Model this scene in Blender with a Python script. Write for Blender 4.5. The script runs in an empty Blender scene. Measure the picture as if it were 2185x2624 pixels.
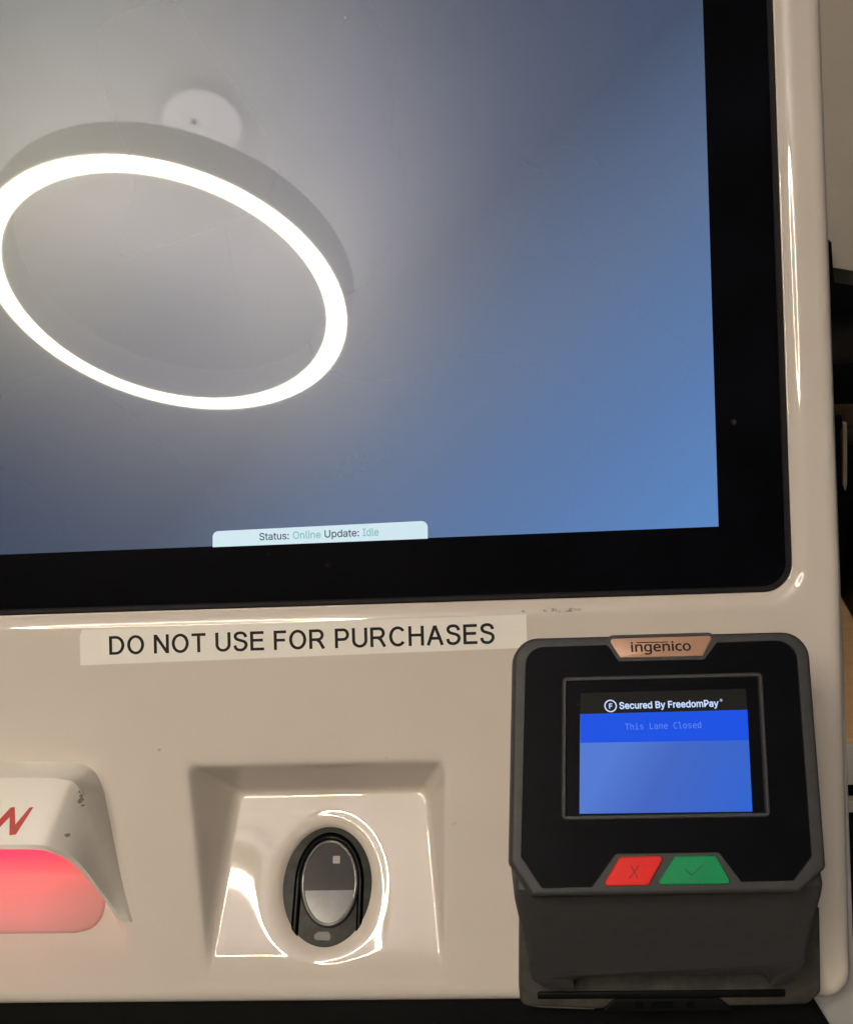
import bpy, bmesh, math, random
from mathutils import Vector, Matrix, geometry
random.seed(7)
rad = math.radians
S = bpy.context.scene
COL = S.collection

# ------------------------------------------------------------------ frames
# Kiosk frame: millimetres, X right, Y up along the front panel, Z out of it.
# The panel leans back 30 degrees; its centre stands 1.15 m above the floor.
LEAN = rad(30)
KM = Matrix(((1, 0, 0, 0),
             (0, math.sin(LEAN), -math.cos(LEAN), 0),
             (0, math.cos(LEAN), math.sin(LEAN), 1.15),
             (0, 0, 0, 1)))

# ------------------------------------------------------------------ camera
cam_d = bpy.data.cameras.new('camera')
cam = bpy.data.objects.new('camera', cam_d)
COL.objects.link(cam)
a, b, c = rad(-1.55), rad(-2.44), rad(1.58)
Rx, Ry, Rz = Matrix.Rotation(a, 3, 'X'), Matrix.Rotation(b, 3, 'Y'), Matrix.Rotation(c, 3, 'Z')
Mpc = Rz @ Rx @ Ry                       # panel -> camera
cam_rot = Mpc.transposed()
cam_loc = cam_rot @ Vector((0, 0, 0.394))
cam.matrix_world = KM @ (Matrix.Translation(cam_loc) @ cam_rot.to_4x4())
cam_d.sensor_fit = 'VERTICAL'
cam_d.angle = rad(50)
cam_d.clip_start, cam_d.clip_end = 0.02, 60
S.camera = cam

# ------------------------------------------------------------------ light
W = bpy.data.worlds.new('World'); S.world = W; W.use_nodes = True
bg = W.node_tree.nodes['Background']
bg.inputs[0].default_value = (0.94, 0.86, 1.0, 1); bg.inputs[1].default_value = 0.06
S.view_settings.view_transform = 'Standard'; S.view_settings.look = 'None'
S.view_settings.exposure = 0.07; S.view_settings.gamma = 1
S.render.engine = 'CYCLES'
S.cycles.use_denoising = True
S.cycles.max_bounces = 8
S.cycles.sample_clamp_indirect = 10

# ------------------------------------------------------------------ materials
def mat(name):
    m = bpy.data.materials.new(name); m.use_nodes = True
    nt = m.node_tree
    return m, nt, nt.nodes['Principled BSDF']
def noise(nt, scale, detail=3, rough=.6, coord='Object', stretch=None):
    tc = nt.nodes.new('ShaderNodeTexCoord'); n = nt.nodes.new('ShaderNodeTexNoise')
    n.inputs['Scale'].default_value = scale; n.inputs['Detail'].default_value = detail; n.inputs['Roughness'].default_value = rough
    if stretch:
        mp = nt.nodes.new('ShaderNodeMapping'); mp.inputs['Scale'].default_value = stretch
        nt.links.new(tc.outputs[coord], mp.inputs[0]); nt.links.new(mp.outputs[0], n.inputs['Vector'])
    else:
        nt.links.new(tc.outputs[coord], n.inputs['Vector'])
    return n
def ramp(nt, src, stops):
    r = nt.nodes.new('ShaderNodeValToRGB'); e = r.color_ramp.elements
    while len(e) < len(stops): e.new(.5)
    for i, (p, col) in enumerate(stops):
        e[i].position = p; e[i].color = col if len(col) == 4 else (*col, 1)
    nt.links.new(src, r.inputs[0]); return r
def bump(nt, p, src, strength, dist):
    bn = nt.nodes.new('ShaderNodeBump'); bn.inputs['Strength'].default_value = strength; bn.inputs['Distance'].default_value = dist
    nt.links.new(src, bn.inputs['Height']); nt.links.new(bn.outputs[0], p.inputs['Normal'])
def plain(name, col, rough=.5, spec=.5, var=.06, scale=60, bmp=0, bscale=900, metal=0, coat=0, dust=0, dscale=260):
    m, nt, p = mat(name)
    n = noise(nt, scale, 4)
    lo = tuple(x * (1 - var) for x in col); hi = tuple(min(1, x * (1 + var)) for x in col)
    r = ramp(nt, n.outputs[0], [(.3, lo), (.7, hi)])
    src = r.outputs[0]
    if dust:                                   # sparse specks of dust lying on the surface
        v = nt.nodes.new('ShaderNodeTexVoronoi'); v.inputs['Scale'].default_value = dscale
        tc = nt.nodes.new('ShaderNodeTexCoord'); nt.links.new(tc.outputs['Object'], v.inputs['Vector'])
        d1 = ramp(nt, v.outputs['Distance'], [(.05, (1, 1, 1)), (.13, (0, 0, 0))])
        n2 = noise(nt, 45, 2); d2 = ramp(nt, n2.outputs[0], [(.52, (0, 0, 0)), (.72, (1, 1, 1))])
        sep = nt.nodes.new('ShaderNodeSeparateColor'); nt.links.new(v.outputs['Color'], sep.inputs[0])
        d3 = ramp(nt, sep.outputs[0], [(.75, (0, 0, 0)), (.95, (1, 1, 1))])
        mu = nt.nodes.new('ShaderNodeMath'); mu.operation = 'MULTIPLY'; nt.links.new(d1.outputs[0], mu.inputs[0]); nt.links.new(d2.outputs[0], mu.inputs[1])
        mu3 = nt.nodes.new('ShaderNodeMath'); mu3.operation = 'MULTIPLY'; nt.links.new(mu.outputs[0], mu3.inputs[0]); nt.links.new(d3.outputs[0], mu3.inputs[1])
        mu2 = nt.nodes.new('ShaderNodeMath'); mu2.operation = 'MULTIPLY'; nt.links.new(mu3.outputs[0], mu2.inputs[0]); mu2.inputs[1].default_value = dust
        mx = nt.nodes.new('ShaderNodeMix'); mx.data_type = 'RGBA'
        nt.links.new(mu2.outputs[0], mx.inputs[0]); nt.links.new(src, mx.inputs[6]); mx.inputs[7].default_value = (.35, .33, .31, 1)
        src = mx.outputs[2]
    nt.links.new(src, p.inputs['Base Color'])
    p.inputs['Roughness'].default_value = rough; p.inputs['Specular IOR Level'].default_value = spec
    p.inputs['Metallic'].default_value = metal; p.inputs['Coat Weight'].default_value = coat; p.inputs['Coat Roughness'].default_value = .04
    if bmp:
        n2 = noise(nt, bscale, 2); bump(nt, p, n2.outputs[0], bmp, .0002)
    return m
def emit(name, col, strength, base=(.01, .01, .01), rough=.3, spec=.3):
    m, nt, p = mat(name)
    p.inputs['Base Color'].default_value = (*base, 1); p.inputs['Roughness'].default_value = rough; p.inputs['Specular IOR Level'].default_value = spec
    p.inputs['Emission Color'].default_value = (*col, 1); p.inputs['Emission Strength'].default_value = strength
    return m

def shell_material():
    """Glossy off-white moulded plastic, faint yellowing, a few scuffs and specks of dirt."""
    m, nt, p = mat('cream_plastic')
    n = noise(nt, 9, 3)
    r = ramp(nt, n.outputs[0], [(.3, (.56, .505, .462)), (.7, (.60, .545, .502))])
    v = nt.nodes.new('ShaderNodeTexVoronoi'); v.inputs['Scale'].default_value = 85
    tc = nt.nodes.new('ShaderNodeTexCoord')
    n0 = noise(nt, 500, 2)
    mp = nt.nodes.new('ShaderNodeMix'); mp.data_type = 'VECTOR'; mp.inputs[0].default_value = .004
    nt.links.new(tc.outputs['Object'], mp.inputs[4]); nt.links.new(n0.outputs['Color'], mp.inputs[5]); nt.links.new(mp.outputs[1], v.inputs['Vector'])
    d1 = ramp(nt, v.outputs['Distance'], [(.03, (1, 1, 1)), (.07, (0, 0, 0))])
    sep = nt.nodes.new('ShaderNodeSeparateColor'); nt.links.new(v.outputs['Color'], sep.inputs[0])
    d3 = ramp(nt, sep.outputs[0], [(.80, (0, 0, 0)), (.97, (.6, .6, .6))])
    mu = nt.nodes.new('ShaderNodeMath'); mu.operation = 'MULTIPLY'; nt.links.new(d1.outputs[0], mu.inputs[0]); nt.links.new(d3.outputs[0], mu.inputs[1])
    mx = nt.nodes.new('ShaderNodeMix'); mx.data_type = 'RGBA'
    nt.links.new(mu.outputs[0], mx.inputs[0]); nt.links.new(r.outputs[0], mx.inputs[6]); mx.inputs[7].default_value = (.24, .19, .14, 1)
    nt.links.new(mx.outputs[2], p.inputs['Base Color'])
    nr = noise(nt, 40, 4); rr = ramp(nt, nr.outputs[0], [(.3, (.025, .025, .025)), (.8, (.05, .05, .05))])
    nt.links.new(rr.outputs[0], p.inputs['Roughness'])
    nb = noise(nt, 160, 1); bump(nt, p, nb.outputs[0], .03, .0002)
    p.inputs['Specular IOR Level'].default_value = .5
    return m

def screen_material():
    """Lit display: dark slate content brightening to blue at the lower right, under dusty, slightly hazy glass."""
    m, nt, p = mat('display_glass')
    tc = nt.nodes.new('ShaderNodeTexCoord'); sp = nt.nodes.new('ShaderNodeSeparateXYZ')
    nt.links.new(tc.outputs['UV'], sp.inputs[0])
    def comb(ax, ay, k):
        m1 = nt.nodes.new('ShaderNodeMath'); m1.operation = 'MULTIPLY_ADD'; nt.links.new(sp.outputs[0], m1.inputs[0]); m1.inputs[1].default_value = ax; m1.inputs[2].default_value = k
        m2 = nt.nodes.new('ShaderNodeMath'); m2.operation = 'MULTIPLY_ADD'; nt.links.new(sp.outputs[1], m2.inputs[0]); m2.inputs[1].default_value = ay; nt.links.new(m1.outputs[0], m2.inputs[2])
        return m2
    # uv = kiosk-frame metres / 0.2 measured from the lower right screen corner
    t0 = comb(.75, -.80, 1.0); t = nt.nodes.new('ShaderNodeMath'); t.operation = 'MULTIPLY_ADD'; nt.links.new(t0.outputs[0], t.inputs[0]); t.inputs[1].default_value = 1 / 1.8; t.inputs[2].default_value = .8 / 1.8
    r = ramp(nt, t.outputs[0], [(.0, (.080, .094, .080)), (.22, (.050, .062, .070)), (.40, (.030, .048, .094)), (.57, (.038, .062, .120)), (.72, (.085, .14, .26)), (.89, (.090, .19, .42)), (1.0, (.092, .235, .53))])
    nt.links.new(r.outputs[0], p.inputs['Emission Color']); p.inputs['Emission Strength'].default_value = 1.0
    v = nt.nodes.new('ShaderNodeTexVoronoi'); v.inputs['Scale'].default_value = 42; nt.links.new(tc.outputs['Object'], v.inputs['Vector'])
    d1 = ramp(nt, v.outputs['Distance'], [(.02, (1, 1, 1)), (.05, (0, 0, 0))])
    sc = nt.nodes.new('ShaderNodeSeparateColor'); nt.links.new(v.outputs['Color'], sc.inputs[0]); d3 = ramp(nt, sc.outputs[0], [(.72, (0, 0, 0)), (.95, (1, 1, 1))])
    mu = nt.nodes.new('ShaderNodeMath'); mu.operation = 'MULTIPLY'; nt.links.new(d1.outputs[0], mu.inputs[0]); nt.links.new(d3.outputs[0], mu.inputs[1])
    sm = noise(nt, 26, 6, .7); s1 = ramp(nt, sm.outputs[0], [(.60, (0, 0, 0)), (.80, (.05, .05, .05))])     # faint greasy wipe marks
    ad = nt.nodes.new('ShaderNodeMath'); ad.operation = 'ADD'; nt.links.new(mu.outputs[0], ad.inputs[0]); nt.links.new(s1.outputs[0], ad.inputs[1])
    bc = ramp(nt, ad.outputs[0], [(0, (.004, .004, .005)), (1, (.22, .22, .21))]); nt.links.new(bc.outputs[0], p.inputs['Base Color'])
    p.inputs['Roughness'].default_value = .02; p.inputs['IOR'].default_value = 1.5; p.inputs['Specular IOR Level'].default_value = .42
    p.inputs['Coat Weight'].default_value = .64; p.inputs['Coat IOR'].default_value = 1.5
    n = noise(nt, 9, 1); rr = ramp(nt, n.outputs[0], [(.3, (.26, .26, .26)), (.75, (.29, .29, .29))])
    nt.links.new(rr.outputs[0], p.inputs['Coat Roughness'])
    return m

M = dict(
    shell=shell_material(),
    hood=plain('white_plastic', (.76, .72, .68), .16, .5, .03, 25),
    rear=plain('light_grey_plastic', (.33, .325, .325), .3, .5, .04, 30),
    bezel=plain('black_bezel_plastic', (.0025, .0025, .0042), .4, .04, .3, 30, dust=.55, dscale=95),
    gasket=plain('dark_rubber', (.013, .012, .014), .55, .12, .2, 300),
    screen=screen_material(),
    black=plain('black_plastic', (.004, .004, .0042), .5, .08, .2, 60),
    paper=plain('white_paper_label', (.76, .73, .70), .6, .3, .03, 35, bmp=.15, bscale=700),
    ink=plain('black_ink', (.012, .010, .012), .6, .2, .2, 500),
    red_ink=plain('red_ink', (.42, .035, .03), .45, .3, .15, 400),
    scuff=plain('dark_scuff', (.33, .285, .245), .8, .1, .35, 900),
    tbody=plain('charcoal_plastic', (.036, .036, .039), .55, .35, .12, 300, bmp=.25, bscale=2600),
    tbody2=plain('dark_charcoal_plastic', (.052, .050, .054), .6, .3, .10, 200, bmp=.2, bscale=2600),
    tedge=plain('worn_grey_edge', (.060, .058, .056), .45, .4, .15, 300),
    tglass=plain('black_face_plastic', (.0030, .0032, .0052), .36, .05, .25, 60, dust=.22),
    tbase=plain('dusty_black_plastic', (.040, .038, .033), .7, .25, .45, 120),
    copper=plain('copper_badge', (.43, .245, .165), .4, .5, .05, 150, metal=.15),
    red=plain('red_rubber_key', (.72, .030, .026), .6, .18, .05, 200, bmp=.2, bscale=1800),
    green=plain('green_rubber_key', (.010, .25, .095), .6, .18, .06, 200, bmp=.2, bscale=1800),
    redmark=plain('dark_red_mark', (.40, .026, .024), .5, .3, .05, 200),
    greenmark=plain('dark_green_mark', (.016, .17, .07), .5, .3, .05, 200),
    blue_hi=emit('blue_banner', (.004, .075, .72), 1.0, rough=.3, spec=.05),
    header=emit('dark_header', (.012, .011, .010), .5, rough=.3, spec=.05),
    white_px=emit('pale_blue_pixels', (.55, .70, 1.0), .95),
    lane_px=emit('light_blue_pixels', (.085, .20, .80), 1.0),
    tab=emit('pale_status_tab', (.57, .73, .80), 1.0, rough=.3),
    tab_ink=emit('grey_status_text', (.03, .055, .075), 1.0, rough=.3),
    tab_teal=emit('teal_status_text', (.19, .47, .46), 1.0, rough=.3),
    smoke=plain('smoky_grey_plastic', (.028, .029, .026), .4, .12, .45, 160),
    smokelight=plain('cloudy_grey_plastic', (.085, .083, .078), .4, .35, .2, 300),
    gloss=plain('gloss_black', (.0015, .0015, .002), .12, .025, .2, 60),
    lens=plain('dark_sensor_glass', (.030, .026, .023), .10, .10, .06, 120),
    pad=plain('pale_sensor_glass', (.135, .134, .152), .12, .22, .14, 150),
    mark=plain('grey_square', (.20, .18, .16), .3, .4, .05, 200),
    rim=plain('clear_rim', (.10, .10, .10), .05, .6, .1, 200),
    led=emit('magenta_led', (1.0, .006, .08), 14.0),
    lamp_body=plain('grey_painted_metal', (.30, .30, .30), .5, .4, .05, 30),
    canopy=plain('white_canopy', (.90, .90, .89), .5, .3, .03, 30),
    diffuser=emit('warm_lamp_diffuser', (1.0, .87, .635), 120.0),
    updiffuser=emit('upper_lamp_diffuser', (1.0, .91, .92), 150.0),
    wire=plain('thin_grey_cord', (.16, .16, .16), .7, .2, .05, 300),
    wall=plain('beige_wall_paint', (.66, .59, .51), .85, .2, .05, 14, bmp=.4, bscale=260),
    ceiling=plain('white_ceiling_paint', (.52, .52, .51), .9, .2, .04, 6),
    floor=plain('grey_floor_tile', (.25, .24, .22), .6, .3, .08, 8),
    bgblack=plain('black_painted_metal', (.005, .005, .006), .5, .08, .2, 40),
    trim=plain('tan_trim', (.34, .28, .21), .6, .3, .05, 40),
    cable=plain('white_cable', (.72, .70, .66), .5, .3, .05, 80),
)
def lcd_material():
    m, nt, p = mat('blue_lcd')
    tc = nt.nodes.new('ShaderNodeTexCoord'); sp = nt.nodes.new('ShaderNodeSeparateXYZ'); nt.links.new(tc.outputs['UV'], sp.inputs[0])
    ad = nt.nodes.new('ShaderNodeMath'); ad.operation = 'MULTIPLY_ADD'; nt.links.new(sp.outputs[1], ad.inputs[0]); ad.inputs[1].default_value = -.35; nt.links.new(sp.outputs[0], ad.inputs[2])
    r = ramp(nt, ad.outputs[0], [(.0, (.072, .175, .60)), (.35, (.045, .120, .50)), (1.0, (.022, .115, .60))])
    nt.links.new(r.outputs[0], p.inputs['Emission Color']); p.inputs['Emission Strength'].default_value = 1.0
    p.inputs['Base Color'].default_value = (.01, .01, .012, 1); p.inputs['Roughness'].default_value = .3; p.inputs['Specular IOR Level'].default_value = .08
    return m
M['lcd'] = lcd_material()
def wood_material():
    m, nt, p = mat('orange_wood')
    n = noise(nt, 14, 5, stretch=(1, 7, 1)); r = ramp(nt, n.outputs[0], [(.3, (.78, .47, .23)), (.55, (.86, .55, .28)), (.75, (.66, .36, .16))])
    nt.links.new(r.outputs[0], p.inputs['Base Color']); p.inputs['Roughness'].default_value = .35
    return m
M['wood'] = wood_material()
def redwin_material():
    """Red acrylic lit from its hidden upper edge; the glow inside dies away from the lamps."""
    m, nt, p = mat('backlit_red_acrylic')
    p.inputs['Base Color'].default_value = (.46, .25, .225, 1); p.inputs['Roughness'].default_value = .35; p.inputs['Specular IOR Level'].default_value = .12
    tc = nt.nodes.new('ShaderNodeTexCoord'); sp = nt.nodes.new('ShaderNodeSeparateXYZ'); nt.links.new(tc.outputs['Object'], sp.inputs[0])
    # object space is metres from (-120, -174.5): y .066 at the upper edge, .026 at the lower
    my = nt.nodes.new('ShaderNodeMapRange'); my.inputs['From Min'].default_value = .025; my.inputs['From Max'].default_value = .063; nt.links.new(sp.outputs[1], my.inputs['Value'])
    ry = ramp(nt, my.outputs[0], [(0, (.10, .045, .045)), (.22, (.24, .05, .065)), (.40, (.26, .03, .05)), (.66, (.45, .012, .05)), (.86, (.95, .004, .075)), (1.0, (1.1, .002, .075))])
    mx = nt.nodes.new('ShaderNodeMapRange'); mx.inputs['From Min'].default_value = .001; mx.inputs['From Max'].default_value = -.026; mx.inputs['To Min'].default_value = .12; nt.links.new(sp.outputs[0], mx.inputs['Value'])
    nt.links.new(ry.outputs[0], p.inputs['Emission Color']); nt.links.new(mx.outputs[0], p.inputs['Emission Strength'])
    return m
def rub_material():
    m, nt, p = mat('grey_rub_mark')
    n = noise(nt, 420, 4, .7); r = ramp(nt, n.outputs[0], [(.46, (0, 0, 0)), (.66, (.75, .75, .75))])
    p.inputs['Base Color'].default_value = (.19, .17, .14, 1); p.inputs['Roughness'].default_value = .6
    nt.links.new(r.outputs[0], p.inputs['Alpha']); return m
M['rub'] = rub_material()

# ------------------------------------------------------------------ builders
ORI = {}
def tag(o, label, cat, group=None):
    o['label'] = label; o['category'] = cat
    if group: o['group'] = group
def thing(name, label, cat, origin=(0, 0, 0), kiosk=True, group=None):
    o = bpy.data.objects.new(name, None); COL.objects.link(o); o.empty_display_size = .05
    ov = Vector(origin)
    o.matrix_world = (KM @ Matrix.Translation(ov * .001)) if kiosk else Matrix.Translation(ov * .001)
    ORI[o.name] = ov
    tag(o, label, cat, group); return o
def origin_of(o):
    while o is not None:
        if o.name in ORI: return ORI[o.name]
        o = o.parent
    return Vector((0, 0, 0))
def put(name, bm, m, parent=None, smooth=True, kiosk=False, kind=None, label=None):
    """Link one bmesh (coordinates in mm) as one object under its thing."""
    me = bpy.data.meshes.new(name)
    org = origin_of(parent)
    for v in bm.verts: v.co = (v.co - org) * .001
    bm.to_mesh(me); bm.free()
    o = bpy.data.objects.new(name, me); COL.objects.link(o); me.materials.append(m)
    if smooth is True:
        for p_ in me.polygons: p_.use_smooth = True
    if parent is not None: o.parent = parent
    elif kiosk: o.matrix_world = KM
    if kind: o['kind'] = kind
    if label: o['label'] = label
    return o
def new(): return bmesh.new()
def box(bm, x0, x1, y0, y1, z0, z1, bev=0):
    vs = [bm.verts.new(p_) for p_ in ((x0, y0, z0), (x1, y0, z0), (x1, y1, z0), (x0, y1, z0), (x0, y0, z1), (x1, y0, z1), (x1, y1, z1), (x0, y1, z1))]
    fs = [bm.faces.new([vs[i] for i in q]) for q in ((0, 3, 2, 1), (4, 5, 6, 7), (0, 1, 5, 4), (1, 2, 6, 5), (2, 3, 7, 6), (3, 0, 4, 7))]
    if bev:
        ed = {e for f_ in fs for e in f_.edges}
        bmesh.ops.bevel(bm, geom=list(ed), offset=bev, segments=3, profile=.5, affect='EDGES')
def rounded(pts, rads, seg=8):
    """Round the corners of a closed 2-D polygon."""
    out = []; n = len(pts)
    for i in range(n):
        p0, p1, p2 = Vector(pts[i - 1]), Vector(pts[i]), Vector(pts[(i + 1) % n])
        r = rads[i] if hasattr(rads, '__len__') else rads
        if r <= 0: out.append(tuple(p1)); continue
        d0, d2 = (p0 - p1), (p2 - p1); l0, l2 = d0.length, d2.length; d0.normalize(); d2.normalize()
        ang = d0.angle(d2); t = min(r / math.tan(ang / 2), l0 * .49, l2 * .49); r = t * math.tan(ang / 2)
        cdir = (d0 + d2).normalized(); cen = p1 + cdir * (r / math.sin(ang / 2))
        s, e = p1 + d0 * t - cen, p1 + d2 * t - cen
        a0 = math.atan2(s.y, s.x); a1 = math.atan2(e.y, e.x); da = (a1 - a0 + math.pi) % (2 * math.pi) - math.pi
        for k in range(seg + 1):
            aa = a0 + da * k / seg; out.append((cen.x + r * math.cos(aa), cen.y + r * math.sin(aa)))
    return out
def offset(loop, d):
    """Offset a closed ccw loop outwards by d (negative: inwards)."""
    n = len(loop); out = []
    for i in range(n):
        p0, p1, p2 = Vector(loop[i - 1]), Vector(loop[i]), Vector(loop[(i + 1) % n])
        a_, b_ = (p1 - p0), (p2 - p1)
        na = Vector((a_.y, -a_.x)); nb = Vector((b_.y, -b_.x))
        if na.length < 1e-9: na = nb.copy()
        if nb.length < 1e-9: nb = na.copy()
        na.normalize(); nb.normalize(); nn = na + nb
        k = 1 + na.dot(nb)
        out.append(tuple(p1 + nn * (d / max(k, .3))))
    return out
def ccw(l):
    s = sum(l[i - 1][0] * l[i][1] - l[i][0] * l[i - 1][1] for i in range(len(l)))
    return l if s > 0 else l[::-1]
def loft(bm, loops, cap0=False, cap1=False, closed=True):
    """Loops of equal length [(x,y,z)...] joined by quads."""
    rows = [[bm.verts.new(p_) for p_ in l] for l in loops]
    n = len(rows[0])
    for r0, r1 in zip(rows, rows[1:]):
        for i in range(n if closed else n - 1):
            j = (i + 1) % n
            try: bm.faces.new((r0[i], r0[j], r1[j], r1[i]))
            except ValueError: pass
    if cap0: bm.faces.new(rows[0][::-1])
    if cap1: bm.faces.new(rows[-1])
    return rows
def z3(loop, z): return [(x, y, z) for x, y in loop]
def slab(bm, loop, z0, z1, bev=.4, seg=3, xf=None):
    """Solid plate with an outline, its front edge rounded; xf maps (x, y, z) to the kiosk frame."""
    loop = ccw(loop); L = [z3(loop, z0)]
    for k in range(seg + 1):
        t = k / seg * math.pi / 2
        L.append(z3(offset(loop, -bev * (1 - math.cos(t))), z1 - bev + bev * math.sin(t)))
    if xf: L = [[xf(*p_) for p_ in l] for l in L]
    loft(bm, L, cap0=True, cap1=True)
def smooth_by_angle(o, ang=35):
    me = o.data
    bm = bmesh.new(); bm.from_mesh(me)
    for f_ in bm.faces: f_.smooth = True
    for e in bm.edges:
        if len(e.link_faces) == 2 and e.calc_face_angle(0) > rad(ang): e.smooth = False
    bm.to_mesh(me); bm.free(); return o
def tube(bm, pts, r, n=8):
    rows = []; P = [Vector(p_) for p_ in pts]
    for i, p_ in enumerate(P):
        d = (P[min(i + 1, len(P) - 1)] - P[max(i - 1, 0)]).normalized()
        u = d.cross(Vector((.31, .2, .93))).normalized(); v = d.cross(u)
        rows.append([tuple(p_ + (u * math.cos(2 * math.pi * k / n) + v * math.sin(2 * math.pi * k / n)) * r) for k in range(n)])
    loft(bm, rows, cap0=True, cap1=True)
def catmull(ps, n):
    ps = [Vector(p_) for p_ in ps]; out = []
    for i in range(len(ps) - 1):
        p0 = ps[i - 1] if i else ps[0] * 2 - ps[1]; p1 = ps[i]; p2 = ps[i + 1]
        p3 = ps[i + 2] if i + 2 < len(ps) else ps[-1] * 2 - ps[-2]
        for k in range(n):
            t = k / n
            out.append(.5 * ((2 * p1) + (p2 - p0) * t + (2 * p0 - 5 * p1 + 4 * p2 - p3) * t * t + (3 * p1 - p0 - 3 * p2 + p3) * t ** 3))
    out.append(ps[-1]); return out
FONT = {}
def font(fn):
    if fn not in FONT:
        f_ = None
        try:
            import os
            f_ = bpy.data.fonts.load(os.path.join(bpy.utils.resource_path('LOCAL'), 'datafiles', 'fonts', fn))
        except Exception: f_ = None
        FONT[fn] = f_
    return FONT[fn]
def text_bm(s, width=None, height=None, bold=0, fn='Inter.woff2', spacing=1):
    """Text as a mesh, its bounding box from (0,0) to (width, height); bold overprints it with small shifts."""
    cu = bpy.data.curves.new('t', 'FONT'); cu.body = s; cu.size = 1; cu.space_character = spacing; cu.resolution_u = 4
    if fn and font(fn): cu.font = font(fn)
    o = bpy.data.objects.new('t', cu); COL.objects.link(o)
    bpy.context.view_layer.update()
    me = bpy.data.meshes.new_from_object(o.evaluated_get(bpy.context.evaluated_depsgraph_get()))
    bm = bmesh.new()
    sh = [(0, 0)] if not bold else [(bold * math.cos(k * math.pi / 4), bold * math.sin(k * math.pi / 4)) for k in range(8)]
    for q, (dx, dy) in enumerate(sh):
        n0 = len(bm.verts); bm.from_mesh(me); bm.verts.ensure_lookup_table()
        for v in bm.verts[n0:]: v.co += Vector((dx, dy, q))
    bpy.data.objects.remove(o); bpy.data.meshes.remove(me)
    xs = [v.co.x for v in bm.verts]; ys = [v.co.y for v in bm.verts]
    sx = width / (max(xs) - min(xs)) if width else None; sy = height / (max(ys) - min(ys)) if height else None
    sx = sx or sy; sy = sy or sx; x0, y0 = min(xs), min(ys)
    for v in bm.verts: v.co = Vector(((v.co.x - x0) * sx, (v.co.y - y0) * sy, v.co.z * .003))
    return bm
def map_bm(bm, fn):
    for v in bm.verts: v.co = Vector(fn(*v.co))
    return bm
def letters_bm(s, width, height, w=.148):
    """Grotesque capitals drawn stroke by stroke (flat ends, even weight)."""
    h = w / 2
    def arc_(cx, cy, rx_, ry_, a0, a1, n=20): return [(cx + rx_ * math.cos(rad(a0 + (a1 - a0) * k / n)), cy + ry_ * math.sin(rad(a0 + (a1 - a0) * k / n))) for k in range(n + 1)]
    def spl(ps): return [(p_.x, p_.y) for p_ in catmull([(x, y, 0) for x, y in ps], 6)]
    def bowl(x1, y0, y1, flat): return [(h, y1)] + arc_(flat, (y0 + y1) / 2, x1 - flat, (y1 - y0) / 2, 90, -90) + [(h, y0)]
    G = {
        'D': (.74, [[(h, 0), (h, 1)], bowl(.74 - h, h, 1 - h, .32)]),
        'O': (.82, [arc_(.41, .5, .41 - h, .5 - h + .012, 0, 360, 48)]),
        'N': (.73, [[(h, 0), (h, 1)], [(.73 - h, 0), (.73 - h, 1)], [(h + .01, .97), (.73 - h - .01, .03)]]),
        'T': (.68, [[(0, 1 - h), (.68, 1 - h)], [(.34, 0), (.34, 1 - w)]]),
        'U': (.73, [[(h, 1), (h, .36)] + arc_(.365, .36, .365 - h, .36 - h + .012, 180, 360)[1:] + [(.73 - h, 1)]]),
        'S': (.67, [spl([(.592, .715), (.555, .84), (.46, .925), (.33, .947), (.19, .92), (.105, .835), (.10, .715), (.17, .62), (.33, .555), (.50, .495), (.59, .40), (.60, .265), (.53, .135), (.42, .067), (.33, .053), (.20, .075), (.105, .155), (.068, .30)])]),
        'E': (.66, [[(h, 0), (h, 1)], [(h, 1 - h), (.65, 1 - h)], [(h, .535), (.61, .535)], [(h, h), (.66, h)]]),
        'F': (.60, [[(h, 0), (h, 1)], [(h, 1 - h), (.60, 1 - h)], [(h, .50), (.54, .50)]]),
        'R': (.76, [[(h, 0), (h, 1)], bowl(.70 - h, .47, 1 - h, .42), [(.36, .47), (.50, .36), (.685, .0)]]),
        'P': (.68, [[(h, 0), (h, 1)], bowl(.68 - h, .435, 1 - h, .40)]),
        'C': (.78, [arc_(.41, .5, .41 - h, .5 - h + .012, 38, 322, 40)]),
        'H': (.73, [[(h, 0), (h, 1)], [(.73 - h, 0), (.73 - h, 1)], [(h, .54), (.73 - h, .54)]]),
        'A': (.78, [[(.055, 0), (.39, .985)], [(.725, 0), (.39, .985)], [(.17, .35), (.61, .35)]]),
    }
    bm = bmesh.new(); x = 0.; q = 0
    for ch in s:
        if ch == ' ': x += .33; continue
        wd, strokes = G[ch]
        for st in strokes:
            P = [Vector(p_) for p_ in st]; L_, R_ = [], []; closed = (P[0] - P[-1]).length < 1e-6; q += 1
            if closed: P = P[:-1]
            n = len(P)
            for i in range(n):
                a_ = (P[i] - P[i - 1]) if (i or closed) else (P[1] - P[0])
                b_ = (P[(i + 1) % n] - P[i]) if (i < n - 1 or closed) else (P[-1] - P[-2])
                a_ = a_.normalized(); b_ = b_.normalized(); na = Vector((-a_.y, a_.x)); nb = Vector((-b_.y, b_.x)); nn = na + nb
                nn = nn * (h / max(.5, 1 + na.dot(nb)))
                L_.append(bm.verts.new((x + P[i].x + nn.x, P[i].y + nn.y, (q % 4) * .0025))); R_.append(bm.verts.new((x + P[i].x - nn.x, P[i].y - nn.y, (q % 4) * .0025)))
            for i in range(n if closed else n - 1):
                j = (i + 1) % n; bm.faces.new((R_[i], R_[j], L_[j], L_[i]))
        x += wd + .135
    x -= .135
    for v in bm.verts: v.co = Vector((v.co.x * width / x, v.co.y * height, v.co.z))
    return bm
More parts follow.
